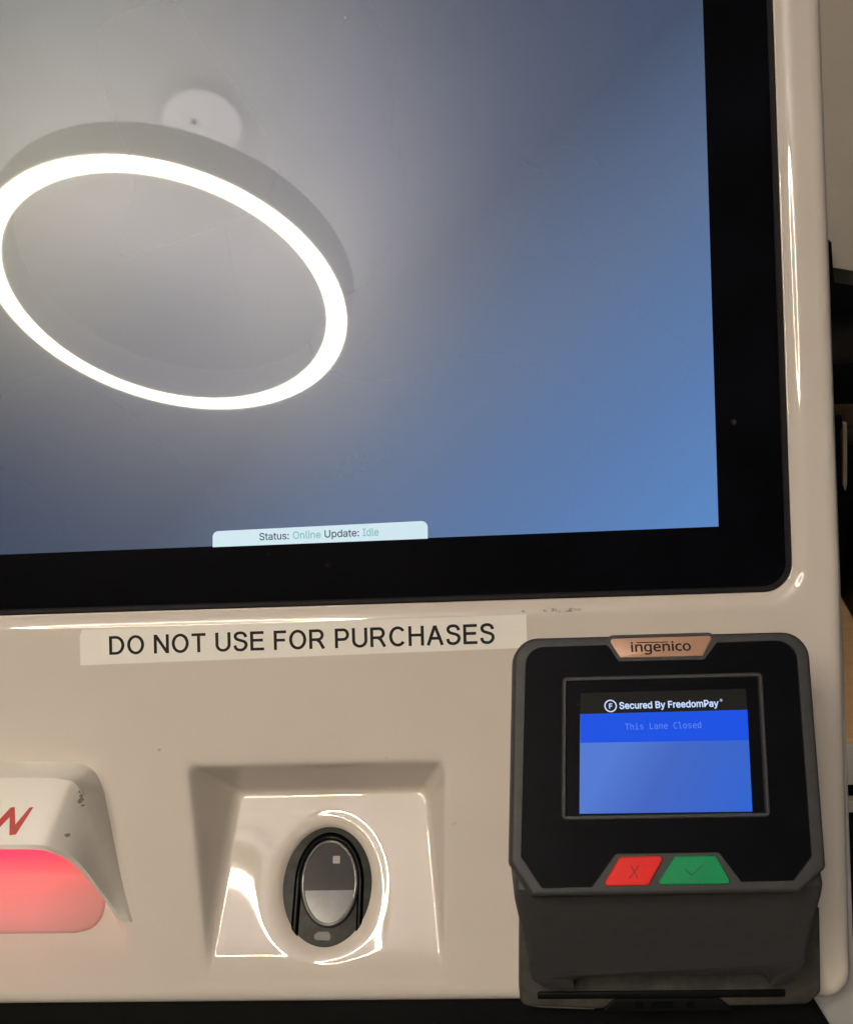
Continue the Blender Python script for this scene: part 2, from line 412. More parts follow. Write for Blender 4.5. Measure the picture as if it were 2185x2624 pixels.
def merge(bms):
    out = bmesh.new()
    for b_ in bms:
        me = bpy.data.meshes.new('m'); b_.to_mesh(me); b_.free(); out.from_mesh(me); bpy.data.meshes.remove(me)
    return out

# ================================================================== setting
def sheet(name, m, co, kind='structure'):
    bm = new(); bm.faces.new([bm.verts.new(p_) for p_ in co]); return put(name, bm, m, None, False, kind=kind)
sheet('floor', M['floor'], [(-4000, -4000, 0), (4000, -4000, 0), (4000, 4000, 0), (-4000, 4000, 0)])
sheet('ceiling', M['ceiling'], [(-4000, -4000, 2640), (-4000, 1500, 2640), (4000, 1500, 2640), (4000, -4000, 2640)])
bm = new(); box(bm, -2500, 2500, 640, 720, 4, 2630); o = put('wall', bm, M['wall'], None, False)
tag(o, 'plain beige painted wall behind the payment kiosk', 'wall')

# ================================================================== kiosk
PX0, PX1, PY0, PY1 = -388., 146., -174.5, 284.
kiosk = thing('payment_kiosk', 'glossy cream plastic self-service kiosk with large dark touchscreen and black bezel', 'kiosk', (-120, -174.5, 0))

OP = ccw(rounded([(-372, -34.6), (129.3, -31.9), (130.0, 268), (-372, 268)], 10.5, 14))
def smax0(x, kk): return .5 * (x + math.sqrt(x * x + kk * kk)) if x > -40 * kk else 0.
def smin(a_, b_, kk):
    h = max(kk - abs(a_ - b_), 0) / kk
    return min(a_, b_) - h * h * kk * .25
OVC = (-40.9, -136.3); OVA, OVB, OVR = 16.6, 19.5, rad(-5)
def oval_e(x, y):
    dx, dy = x - OVC[0], y - OVC[1]
    X = dx * math.cos(OVR) + dy * math.sin(OVR); Y = -dx * math.sin(OVR) + dy * math.cos(OVR)
    q = math.hypot(X / OVA, Y / OVB)
    return (q - 1) * (OVA * OVB / max(1e-6, math.hypot(OVB * X / OVA / max(q, 1e-6), OVA * Y / OVB / max(q, 1e-6)))) if q > 1e-6 else -OVA
SLOPE = .42
def ramp1(y): return SLOPE * (y + 160.0)
def rec1(x, y):
    D = ramp1(y)
    xl = -88.5 + (-90 - y) * .08
    wl = (x - xl) * 2.0; wr = (4.2 - (-90 - y) * .035 - x) * 3.2; wt = (-89.3 - y) * 1.65
    d = smin(D, smin(wr, smin(wl, wt, 6), 9), 4.5)
    h = -smax0(d, 2.0)
    # fade exactly to the flat panel at the patch border
    e = oval_e(x, y)
    h -= 2.7 * math.exp(-max(e, 0) / 2.2) if e > 0 else 2.7 + min(-e, 3) * 1.2
    return h
def rec2(x, y):
    D = .15 * (y + 151.5)
    xr = -124.5 + (-98 - y) * .235
    wr = (xr - x) * 1.2; wl = (x - (2 * -171. - xr)) * 1.2; wt = (-96 - y) * 2.2
    d = smin(smin(smin(D, wl, 2), wr, 2), wt, 2)
    return -smax0(d, .7)
RECT1 = (-98., 13., -168.5, -78.); RECT2 = (-240., -103., -166., -80.)
def patch(bm, rect, fn, step):
    x0, x1, y0, y1 = rect; nx = int((x1 - x0) / step); ny = int((y1 - y0) / step); rows = []
    for j in range(ny + 1):
        y = y0 + (y1 - y0) * j / ny; row = []
        for i in range(nx + 1):
            x = x0 + (x1 - x0) * i / nx
            ed = min(x - x0, x1 - x, y - y0, y1 - y); f_ = min(1, max(0, ed / 3.)); f_ = f_ * f_ * (3 - 2 * f_)
            row.append(bm.verts.new((x, y, fn(x, y) * f_)))
        rows.append(row)
    for j in range(ny):
        for i in range(nx):
            bm.faces.new((rows[j][i], rows[j][i + 1], rows[j + 1][i + 1], rows[j + 1][i]))
def kiosk_housing():
    bm = new()
    # soft lip that rolls down into the screen opening
    LW, LD = 6.5, 2.8
    prof = [(LW * k / 12, -LD * (1 - k / 12) ** 2.2) for k in range(13)]
    loops = [z3(offset(OP, 0), -9)] + [z3(offset(OP, o_), z) for o_, z in prof]
    lip = loft(bm, loops[::-1])[0]
    # rolled outer edge, then the side wall with some draft
    OUT = ccw(rounded([(PX0, PY0 + .6), (-100, PY0 + .3), (PX1 - 1.8, PY0), (PX1, -20), (PX1 + .6, PY1), (PX0, PY1)], [14, 0, 9, 0, 14, 14], 10))
    R = 4.0
    L = [z3(offset(OUT, -R * 1.2), 0)]
    for k in range(1, 9):
        t = k / 8 * math.pi / 2; L.append(z3(offset(OUT, -R * 1.2 * (1 - math.sin(t))), -R * (1 - math.cos(t))))
    L.append(z3(offset(OUT, .6), -11)); 
    outer = loft(bm, L)[0]
    # flat front between them
    vin = [(v.co.x, v.co.y) for v in lip]; vout = [(v.co.x, v.co.y) for v in outer]
    pts = [Vector(p_) for p_ in vout + vin]; n0, n1 = len(vout), len(vin)
    edges = [(i, (i + 1) % n0) for i in range(n0)] + [(n0 + i, n0 + (i + 1) % n1) for i in range(n1)]
    holes = [vin]
    for r_ in (RECT1, RECT2):
        q = [(r_[0], r_[2]), (r_[1], r_[2]), (r_[1], r_[3]), (r_[0], r_[3])]; s = len(pts)
        pts += [Vector(p_) for p_ in q]; edges += [(s + i, s + (i + 1) % 4) for i in range(4)]; holes.append(q)
    V, Ed, F, *_ = geometry.delaunay_2d_cdt(pts, edges, [], 0, 1e-5)
    def inside(p_, poly):
        r_ = False
        for i in range(len(poly)):
            (xa, ya), (xb, yb) = poly[i - 1], poly[i]
            if (ya > p_.y) != (yb > p_.y) and p_.x < (xb - xa) * (p_.y - ya) / (yb - ya) + xa: r_ = not r_
        return r_
    vs = [bm.verts.new((v.x, v.y, 0)) for v in V]; flat = []
    for f_ in F:
        cen = (V[f_[0]] + V[f_[1]] + V[f_[2]]) / 3
        if inside(cen, vout) and not any(inside(cen, h) for h in holes):
            flat.append(bm.faces.new([vs[i] for i in f_]))
    patch(bm, RECT1, rec1, .4)
    patch(bm, RECT2, rec2, .8)
    bmesh.ops.recalc_face_normals(bm, faces=bm.faces)
    o = put('housing', bm, M['shell'], kiosk)
    me = o.data
    for p_ in me.polygons:
        if p_.normal.z < 0 and abs(p_.normal.z) > .2: p_.flip()
    return o
housing = kiosk_housing()

# rear shell, black lower front and stand
bm = new()
RS = ccw(rounded([(-391, -330), (149.5, -330), (150.6, 286), (-391, 286)], 12, 8))
loft(bm, [z3(offset(RS, -16), -11.6), z3(offset(RS, -1), -12.5), z3(RS, -15), z3(offset(RS, 1.2), -45), z3(offset(RS, -3), -58), z3(offset(RS, -30), -66)], cap1=True)
smooth_by_angle(put('rear_shell', bm, M['rear'], kiosk))
bm = new(); slab(bm, rounded([(-388, -326), (141.5, -326), (141.5, -192), (130, -172), (-388, -172)], [6, 6, 10, 3, 6]), -11, -7.5, 1.5)
smooth_by_angle(put('lower_panel', bm, M['black'], kiosk))
bm = new(); box(bm, -300, 60, -320, -40, -230, -66.2, 8)
smooth_by_angle(put('mounting_block', bm, M['black'], kiosk))

# screen: black bezel, gasket, lit display, status tab
bm = new(); slab(bm, offset(OP, -1.2), -8, -2.9, .3)
bezel = smooth_by_angle(put('bezel', bm, M['bezel'], kiosk))
bm = new(); g0, g1 = offset(OP, -.15), offset(OP, -2.3)
loft(bm, [z3(g0, -6), z3(g0, -2.9), z3(offset(OP, -.6), -2.35), z3(offset(OP, -1.7), -2.4), z3(g1, -3.0)])
smooth_by_angle(put('gasket', bm, M['gasket'], kiosk))
sx0, sx1 = -346., 104.2
def sline(x): return -8.1 + .0115 * (x - 104.)
bm = new(); q = [(sx0, sline(sx0), -2.5), (103.9, -8.1, -2.5), (105.1, 246, -2.5), (sx0, 246, -2.5)]
f_ = bm.faces.new([bm.verts.new(p_) for p_ in q]); uv = bm.loops.layers.uv.new('UVMap')
for l in f_.loops: l[uv].uv = ((l.vert.co.x - 104) / 200., (l.vert.co.y + 8.1) / 200.)
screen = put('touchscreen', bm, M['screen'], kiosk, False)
tabl = ccw(rounded([(-78.2, -10.5), (.1, -9.55), (.2, -3.1), (-78.1, -4.75)], [0, 0, 2.2, 2.2], 6))
bm = new(); bm.faces.new([bm.verts.new((x, y, -2.42)) for x, y in tabl]); tab = put('status_tab', bm, M['tab'], screen, False)
def status(words, m, nm):
    # the whole line is laid out once so that the words keep their places
    bms = []
    for w_, x0, x1, hh, dy in words:
        bms.append(map_bm(text_bm(w_, width=x1 - x0, height=hh, bold=.010), lambda x, y, z, x0=x0, dy=dy: (x0 + x, -8.55 + dy + y + .0115 * (x0 + x + 61) , -2.36)))
    put(nm, merge(bms), m, screen, False)
status([('Status:', -61.0, -50.2, 2.75, 0), ('Update:', -37.2, -24.7, 3.4, -.62)], M['tab_ink'], 'status_text')
status([('Online', -48.8, -38.6, 2.85, 0), ('Idle', -23.4, -17.6, 2.85, 0)], M['tab_teal'], 'status_text')

# grey rub marks on the lip under the bezel
def lip_z(o_): return -LD_ * (1 - min(o_, LW_) / LW_) ** 2.2 if o_ < LW_ else 0
LW_, LD_ = 6.5, 2.8
mk = new()
for x0, x1, oc, hw in ((32.5, 35.2, 3.9, .55), (40.5, 54.5, 4.0, .85)):
    n_ = int((x1 - x0) / .5); g_ = []
    for i in range(n_ + 1):
        x = x0 + (x1 - x0) * i / n_; yb = -31.9 - .0054 * (129.3 - x); w_ = hw * (math.sin(math.pi * i / n_) ** .5) * random.uniform(.6, 1.15) + .05
        g_.append([mk.verts.new((x, yb - (oc + w_ * k / 2), lip_z(oc + w_ * k / 2) + .035)) for k in (-2, -1, 0, 1, 2)])
    for i in range(n_):
        for k in range(4): mk.faces.new((g_[i][k], g_[i][k + 1], g_[i + 1][k + 1], g_[i + 1][k]))
put('rub_mark', mk, M['rub'], housing)
# ------------------------------------------------------------------ hood on the left
XC = -171.
def hoodpath(right):
    P = catmull(right, 10)
    left = [Vector((2 * XC - p_.x, p_.y, p_.z)) for p_ in P[::-1]]
    return [tuple(p_) for p_ in left[:-1]] + [tuple(p_) for p_ in P]
base = hoodpath([(XC, -86.3, -.5), (-138, -86.4, -.5), (-125.6, -88.0, -.5), (-120.4, -94.0, -.5), (-117.6, -106, -.5), (-113.5, -128, -.5), (-109.3, -144.6, -.5)])
fold0 = hoodpath([(XC, -88.5, 16.9), (-140, -88.6, 16.9), (-127.0, -89.6, 16.4), (-122.9, -93.0, 14.6), (-119.8, -104.6, 10.2), (-115.0, -128, 4.4), (-110.1, -144.1, .8)])
fold = hoodpath([(XC, -89.6, 18), (-141, -89.7, 18), (-128.0, -90.6, 17.6), (-124.0, -93.6, 16.0), (-120.7, -104.8, 11.6), (-115.4, -128, 5), (-110.4, -143.9, 1.1)])
mid = hoodpath([(XC, -99.5, 23.2), (-143, -99.5, 23.2), (-130.4, -100.0, 22.8), (-126.2, -102.6, 20.9), (-121.6, -111.4, 16.0), (-116.4, -128.5, 7.8), (-111.4, -143.6, 1.6)])
rim0 = hoodpath([(XC, -108.6, 28), (-145, -108.6, 28), (-132.6, -108.9, 27.7), (-127.6, -110.6, 25.8), (-122.2, -116.4, 20.2), (-117.2, -129.5, 10.8), (-112.8, -143.0, 2.0)])
rim1 = hoodpath([(XC, -110.2, 27.6), (-145, -110.2, 27.6), (-133.4, -110.6, 27.2), (-128.8, -112.3, 25.1), (-123.6, -117.8, 19.5), (-118.6, -130, 10.2), (-114.6, -142.7, 1.8)])
inn = hoodpath([(XC, -108.2, 20), (-148, -108.2, 20), (-136, -108.8, 19.5), (-129.2, -111, 17.4), (-125, -117.8, 12.6), (-121, -130, 5.0), (-116.6, -142.2, -1)])
back = hoodpath([(XC, -95, -4), (-148, -95, -4), (-137, -97, -4), (-130, -101, -4), (-125.5, -112, -4), (-121.5, -129, -4), (-117.4, -141.8, -4)])
bm = new(); loft(bm, [base, fold0, fold, mid, rim0, rim1, inn, back], closed=False)
bmesh.ops.recalc_face_normals(bm, faces=bm.faces)
hood = smooth_by_angle(put('scanner_hood', bm, M['hood'], kiosk), 30)
# red capital N printed on the hood (slanted, with flared strokes), laid onto the curved face
from mathutils.bvhtree import BVHTree
tmp = bmesh.new(); tmp.from_mesh(hood.data); HB = BVHTree.FromBMesh(tmp); tmp.free()
HO = origin_of(hood)
def onhood(x, y, up=.12):
    hit = HB.ray_cast((Vector((x, y, 80)) - HO) * .001, Vector((0, 0, -1)))
    return (x, y, (hit[0].z * 1000 + HO.z + up) if hit[0] is not None else 0)
def decal(name, poly, m_, cell, up=.12):
    """A flat outline cut into small cells and laid on the hood's surface."""
    pts_ = [Vector(p_) for p_ in ccw(poly)]; n_ = len(pts_); edges_ = [(k, (k + 1) % n_) for k in range(n_)]
    x0, x1 = min(p_.x for p_ in pts_), max(p_.x for p_ in pts_); y0, y1 = min(p_.y for p_ in pts_), max(p_.y for p_ in pts_)
    ring_ = [tuple(p_) for p_ in pts_]
    def ins(p_):
        r_ = False
        for k in range(n_):
            (xa, ya), (xb, yb) = ring_[k - 1], ring_[k]
            if (ya > p_.y) != (yb > p_.y) and p_.x < (xb - xa) * (p_.y - ya) / (yb - ya) + xa: r_ = not r_
        return r_
    x = x0
    while x < x1:
        y = y0
        while y < y1:
            if ins(Vector((x, y))): pts_.append(Vector((x, y)))
            y += cell
        x += cell
    V_, E2, F_, *_r = geometry.delaunay_2d_cdt(pts_, edges_, [], 0, 1e-5)
    bm_ = new(); vs_ = [bm_.verts.new(onhood(v.x, v.y, up)) for v in V_]
    for f_ in F_:
        if ins((V_[f_[0]] + V_[f_[1]] + V_[f_[2]]) / 3): bm_.faces.new([vs_[k] for k in f_])
    bmesh.ops.recalc_face_normals(bm_, faces=bm_.faces)
    return put(name, bm_, m_, hood)
Nout = [(-151.0, -105.6), (-143.9, -97.5), (-142.5, -97.4), (-141.2, -102.6), (-137.3, -97.6), (-136.0, -97.5), (-140.4, -105.6), (-142.6, -105.8), (-143.6, -100.4), (-148.6, -105.8)]
decal('letter_mark', Nout, M['red_ink'], .6)
for (x, y, s_) in [(-122.6, -94.2, .55), (-122.2, -95.6, .7), (-122.4, -97.4, .8), (-122.0, -99.2, .5), (-124.9, -107.6, .7)]:
    decal('chip', [(x + s_ * random.uniform(.4, 1.3) * math.cos(k * .9), y + s_ * 1.2 * random.uniform(.5, 1.3) * math.sin(k * .9)) for k in range(7)], M['scuff'], .4, .06)
bm = new(); box(bm, -214, -134, -110.6, -108.9, -5, 4, .4)
put('led_strip', bm, M['led'], kiosk, False)
bm = new()
# pane added for the pink glow on the sloping floor under the hood
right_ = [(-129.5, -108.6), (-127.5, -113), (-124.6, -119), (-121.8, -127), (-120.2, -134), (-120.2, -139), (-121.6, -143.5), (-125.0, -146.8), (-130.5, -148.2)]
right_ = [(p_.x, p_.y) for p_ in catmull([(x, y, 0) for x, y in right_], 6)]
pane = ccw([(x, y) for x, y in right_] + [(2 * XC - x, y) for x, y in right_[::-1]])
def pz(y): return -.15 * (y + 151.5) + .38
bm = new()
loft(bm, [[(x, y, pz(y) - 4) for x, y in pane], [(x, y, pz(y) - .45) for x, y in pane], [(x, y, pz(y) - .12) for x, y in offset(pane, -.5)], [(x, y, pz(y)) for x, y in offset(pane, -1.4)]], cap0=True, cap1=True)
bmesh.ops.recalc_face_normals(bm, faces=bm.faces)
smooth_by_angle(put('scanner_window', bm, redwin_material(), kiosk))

# ------------------------------------------------------------------ fingerprint reader
ROT = Matrix.Rotation(-math.atan(SLOPE), 3, 'X')
RO = Vector((-42, -137, -SLOPE * 23 - 3.0))
def rx(x, y, z): return tuple(RO + ROT @ Vector((x, y, z)))
def ell(a_, b_, cx=0, cy=0, n=72, rot=0):
    out_ = []
    for k in range(n):
        X, Y = a_ * math.cos(2 * math.pi * k / n), b_ * math.sin(2 * math.pi * k / n)
        out_.append((cx + X * math.cos(rot) - Y * math.sin(rot), cy + X * math.sin(rot) + Y * math.cos(rot)))
    return out_
bm = new(); slab(bm, ell(19.0, 23.6, 1.2, .9, rot=rad(-5)), -4, 0, .5, xf=rx)
reader = smooth_by_angle(put('fingerprint_reader', bm, M['smoke'], kiosk))
def arch(r, cx, yc, ry, bottom, lean, n=28):
    l = [(cx + r * math.cos(math.pi * k / n), yc + ry * math.sin(math.pi * k / n)) for k in range(n + 1)]
    return [(cx + r - .5, bottom)] + l + [(cx - r - lean, bottom)]
o1 = arch(12.9, 1.8, 1.5, 18.2, -18.5, .9); o2 = arch(10.3, 2.0, 1.5, 15.3, -18.5, .9)
om = [((a_[0] * .85 + b_[0] * .15), (a_[1] * .85 + b_[1] * .15)) for a_, b_ in zip(o1, o2)]; om2 = [((a_[0] * .15 + b_[0] * .85), (a_[1] * .15 + b_[1] * .85)) for a_, b_ in zip(o1, o2)]
bm = new(); loft(bm, [[rx(x, y, z) for x, y in l] for l, z in ((o1, -.5), (o1, .12), (om, .4), (om2, .4), (o2, .12), (o2, -.5))], closed=False)
bmesh.ops.recalc_face_normals(bm, faces=bm.faces)
smooth_by_angle(put('black_arch', bm, M['gloss'], reader), 60)
LC = (2.0, 1.6)
bm = new()
loft(bm, [[rx(x, y, z) for x, y in ell(a_, b_, *LC)] for a_, b_, z in ((10.9, 15.7, -.3), (10.9, 15.7, .7), (10.75, 15.55, .9), (10.5, 15.3, .9), (10.3, 15.1, .6))])
smooth_by_angle(put('sensor_rim', bm, M['gloss'], reader), 50)
bm = new()
loft(bm, [[rx(x, y, z) for x, y in ell(10.4 - d, 15.2 - d, *LC)] for d, z in ((0, .4), (0, 1.1), (.2, 1.45), (.6, 1.65), (1.0, 1.55), (1.2, 1.15))])
smooth_by_angle(put('glass_edge', bm, M['rim'], reader), 60)
YS = -1.1
full = ell(9.25, 14.05, *LC, n=120)
t0 = math.asin((YS - LC[1]) / 14.05)
def arc(ta, tb, n=60): return [(LC[0] + 9.25 * math.cos(ta + (tb - ta) * k / n), LC[1] + 14.05 * math.sin(ta + (tb - ta) * k / n)) for k in range(n + 1)]
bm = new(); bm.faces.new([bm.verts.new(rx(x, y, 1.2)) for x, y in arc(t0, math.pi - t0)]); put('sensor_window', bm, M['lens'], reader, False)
bm = new(); bm.faces.new([bm.verts.new(rx(x, y, 1.2)) for x, y in arc(math.pi - t0, 2 * math.pi + t0)]); put('sensor_pad', bm, M['pad'], reader, False)  # room reflection painted as a paler lower half of the lens
bm = new(); slab(bm, rounded([(3.1, 8.3), (5.7, 8.3), (5.7, 11.0), (3.1, 11.0)], .3, 3), 1.21, 1.27, .03, xf=rx); put('sensor_mark', bm, M['mark'], reader, False)  # small square reflection on the lens, put in as a pale plate
bm = new(); slab(bm, rounded([(-3.0, -18.0), (2.6, -18.3), (3.0, -16.6), (2.0, -15.2), (-1.9, -15.2), (-3.2, -16.4)], .6, 3), -.2, .3, .12, xf=rx); put('release_tab', bm, M['smokelight'], reader, False)

# ================================================================== paper label
bm = new(); N_ = 40
LB = [(-126.9, -39.05, -52.0), (34.5, -37.5, -49.4)]
rows = []
for i in range(N_ + 1):
    t = i / N_; x = LB[0][0] + (LB[1][0] - LB[0][0]) * t
    yt = LB[0][1] + (LB[1][1] - LB[0][1]) * t; yb = LB[0][2] + (LB[1][2] - LB[0][2]) * t
    col = []
    for j in range(7):
        s = j / 6; y = yb + (yt - yb) * s
        lift = .035 + .008 * math.sin(t * 9 + s * 2) + (.25 * max(0, (t - .90) / .1) ** 2 * s) + .10 * max(0, (.03 - t) / .03) * s
        col.append((x + (.9 if (i == 0 and j == 6) else 0), y, lift))
    rows.append(col)
g = [[bm.verts.new(p_) for p_ in col] for col in rows]
for i in range(N_):
    for j in range(6): bm.faces.new((g[i][j], g[i + 1][j], g[i + 1][j + 1], g[i][j + 1]))
lab = thing('paper_label', 'white paper strip reading DO NOT USE FOR PURCHASES stuck under the kiosk screen', 'label', (-46, -45, 0))
pm = put('paper_strip', bm, M['paper'], lab, False)
sol = pm.modifiers.new('thickness', 'SOLIDIFY'); sol.thickness = .00005; sol.offset = -1
def labz(x): 
    t = (x + 126.9) / 161.4
    return .035 + .008 * math.sin(t * 9 + 1) + .04
bm = map_bm(letters_bm('DO NOT USE FOR PURCHASES', 139.2, 6.75), lambda x, y, z: (-116.2 + x, -48.45 + y * (1 + .06 * x / 139) + .0062 * x, labz(-116.2 + x) + z))
put('printed_text', bm, M['ink'], lab, False)

# ================================================================== payment terminal
term = thing('card_terminal', 'black card payment terminal with copper badge, blue lit display and red and green keys', 'card terminal', (79, -110, 0))
TT = rad(17.0); TO = Vector((1.3, -42.4, 43.2)); TS = .923; TV = Vector((0, -math.cos(TT), math.sin(TT))); TN = Vector((0, math.sin(TT), math.cos(TT)))
def tx(u, v, w): p_ = TO + Vector((u * TS, 0, 0)) + TV * (v * TS) + TN * w; return tuple(p_)
outer = ccw(rounded([(29.6, -.4), (129.2, -.5), (125.6, 76.0), (116.4, 83.3), (32.2, 83.4), (25.4, 73.2)], [8.5, 8.5, 2.5, 1.5, 1.5, 2.5], 8))
# upper body: face plate ring around the inset black face, its sides running back to the panel
glass = ccw(rounded([(33.4, 2.9), (61.0, 2.7), (65.6, 8.2), (93.6, 8.2), (98.2, 2.7), (124.9, 2.4), (121.6, 72.6), (115.0, 79.9), (98.4, 80.1), (92.2, 71.0), (59.4, 71.0), (51.2, 81.0), (35.2, 81.1), (28.9, 71.4)],
                    [6.5, .5, .5, .5, .5, 6.5, 1, 1, .5, 1.2, 1.2, .5, 1, 1], 6))
def back_of(loop, z):        # drop a face-plane outline straight back to kiosk height z
    out_ = []
    for u, v in loop:
        P = Vector(tx(u, v, 0)); out_.append((P.x, P.y, z))
    return out_
bm = new()
ring0 = [tx(u, v, 0) for u, v in offset(outer, -1.0)]
L = []
def blend(t, dz):
    out_ = []
    o2_ = offset(outer, .0)
    for u, v in o2_:
        P = Vector(tx(u, v, 0)); out_.append((P.x, P.y, P.z - dz))
    return out_
side = [[tx(u, v, 0) for u, v in offset(outer, -1.3)], [tx(u, v, -.12) for u, v in offset(outer, -.75)], [tx(u, v, -.45) for u, v in offset(outer, -.3)], [tx(u, v, -1.1) for u, v in outer], [tx(u, v, -6.5) for u, v in offset(outer, .5)],
        [tx(u, v, -9.5) for u, v in offset(outer, -3.2)]]
loft(bm, side)
# face ring (outer inset -> glass recess) by constrained triangulation
vo = offset(outer, -1.3)
pts = [Vector(p_) for p_ in vo + glass]; n0, n1 = len(vo), len(glass)
ed = [(i, (i + 1) % n0) for i in range(n0)] + [(n0 + i, n0 + (i + 1) % n1) for i in range(n1)]
V, E_, F, *_ = geometry.delaunay_2d_cdt(pts, ed, [], 0, 1e-5)
def inside(p_, poly):
    r_ = False
    for i in range(len(poly)):
        (xa, ya), (xb, yb) = poly[i - 1], poly[i]
        if (ya > p_.y) != (yb > p_.y) and p_.x < (xb - xa) * (p_.y - ya) / (yb - ya) + xa: r_ = not r_
    return r_
vs = [bm.verts.new(tx(v.x, v.y, 0)) for v in V]
for f_ in F:
    cen = (V[f_[0]] + V[f_[1]] + V[f_[2]]) / 3
    if inside(cen, vo) and not inside(cen, glass): bm.faces.new([vs[i] for i in f_])
loft(bm, [[tx(u, v, 0) for u, v in glass], [tx(u, v, -.25) for u, v in offset(glass, -.15)], [tx(u, v, -1.2) for u, v in offset(glass, -.2)]])
bmesh.ops.remove_doubles(bm, verts=bm.verts, dist=.001)
bmesh.ops.recalc_face_normals(bm, faces=bm.faces)
frame = smooth_by_angle(put('face_frame', bm, M['tbody'], term), 40)
bm = new(); bm.faces.new([bm.verts.new(tx(u, v, -.55)) for u, v in ccw(offset(glass, .3))][::-1])
put('face_panel', bm, M['tglass'], term, False)
# body behind the face: tapers from under the face down and back to the card slot
BX = 78.0
def sect(y, z0, z1, xl, xr, r):
    return [(x, y, z) for x, z in ccw(rounded([(xl, z0), (xr, z0), (xr, z1), (xl, z1)], [0, 0, r, r], 5))]
def fz(y): return TO.z + (TO.y - y) * math.tan(TT)
bm = new()
def lx(t): return 26.8 + (32.6 - 26.8) * t
def rxx(t): return 131.0 + (120.6 - 131.0) * t
secs = [sect(-49.0, 0, fz(-49.0) - 6.8, 34, 113, 3), sect(-57, 0, fz(-57) - 7.2, 31.0, 116.8, 3), sect(-107, 0, fz(-107) - 7.8, 27.0, 118.0, 3),
        sect(-113.5, 0, fz(-113.5) - 8.0, 26.4, 118.2, 3), sect(-116.5, 0, 58.0, 26.2, 118.3, 2.6), sect(-121, 0, 54.6, 26.0, 118.6, 2.6), sect(-143, 0, 35.6, 29.6, 119.3, 2.4), sect(-150, 0, 29.6, 30.6, 119.5, .5)]
loft(bm, secs, cap0=True, cap1=False)
# slot mouth: the front ends in a tongue on each side of a shallow wide notch
bmesh.ops.recalc_face_normals(bm, faces=bm.faces)
body = smooth_by_angle(put('body', bm, M['tbody2'], term), 35)
bm = new()
def chin(x0, x1, xb0, xb1, y0, y1, zf0, zf1, zb, r=0):
    pass
def prism(bm, poly_top, zf, zb, m_=None):
    """Poly (x, y) with front height zf(y) and back height zb, walls between."""
    poly_top = ccw(poly_top)
    f0 = [(x, y, zf(y)) for x, y in poly_top]; f1 = [(x, y, zf(y) - .5) for x, y in offset(poly_top, .3)]; b0 = [(x, y, zb) for x, y in offset(poly_top, .3)]
    loft(bm, [b0, f1, f0], cap0=True, cap1=True)
def chz(y): return 29.5 + (y + 150) * .82
tong = rounded([(30.7, -149.9), (32.0, -157.5), (36.8, -161.4), (44, -161.5), (46.0, -161.4), (44.9, -157.6), (48.6, -155.4), (107, -155.2), (111.4, -157.8), (110.8, -161.6), (113.6, -161.5), (117.8, -159.0), (119.5, -149.9)],
               [0, 4, 3, 0, .4, .8, 1.2, 1.6, 1.2, .5, 0, 3, 0], 5)
prism(bm, tong, chz, 6)
smooth_by_angle(put('lower_lip', bm, M['tbody2'], term), 35)
# slot floor with worn grey arrows, and a black bar standing in for the chin's shadow
bm = new(); box(bm, 43, 113, -167, -150, 2, 8.0, .6); slot = smooth_by_angle(put('card_slot', bm, M['tbase'], term), 35)
bm = new(); box(bm, 34.0, 118.6, -169.6, -166.8, 3, 9.6, .8); smooth_by_angle(put('slot_bar', bm, M['black'], term), 35)
# base plate against the panel with a thin worn rim
basel = rounded([(28.9, -140), (28.0, -166.2), (28.0, -171.9), (52, -173.2), (126, -172.4), (130.6, -168.4), (131.2, -140)], [0, 0, 7, 0, 5, 3, 0], 8)
bm = new(); slab(bm, basel, 0, 9.0, 1.2); plate = smooth_by_angle(put('base_plate', bm, M['tbase'], term), 35)
bm = new(); bl = ccw(basel)
rimp = [p_ for p_ in bl if p_[1] < -150 and p_[0] < 57]
rimp.sort(key=lambda p_: (p_[0] > 52, -p_[1] if p_[0] < 40 else -200 + p_[0]))
path = [(28.7, -147, 8.2), (28.3, -158, 8.2), (28.1, -165.4, 8.2), (28.9, -169.0, 8.2), (31.2, -171.4, 8.2), (35.2, -172.3, 8.2), (44, -172.75, 8.2), (53.5, -173.2, 8.2)]
tube(bm, catmull(path, 5), .32, 8); put('plate_rim', bm, M['tedge'], plate)
bm = new(); slab(bm, rounded([(55, -174.2), (60.5, -169.4), (96, -169.4), (101.5, -174.0)], .8, 3), 4, 9.6, .6); notch = smooth_by_angle(put('latch', bm, M['black'], plate), 35)
bm = new()
for (x, w_) in ((68.5, 2.6), (76.5, 7), (86, 2.4)):
    box(bm, x - w_ / 2, x + w_ / 2, -172.6, -170.6, 9.4, 10.2, .3)
put('latch_ribs', bm, M['tglass'], notch, False)
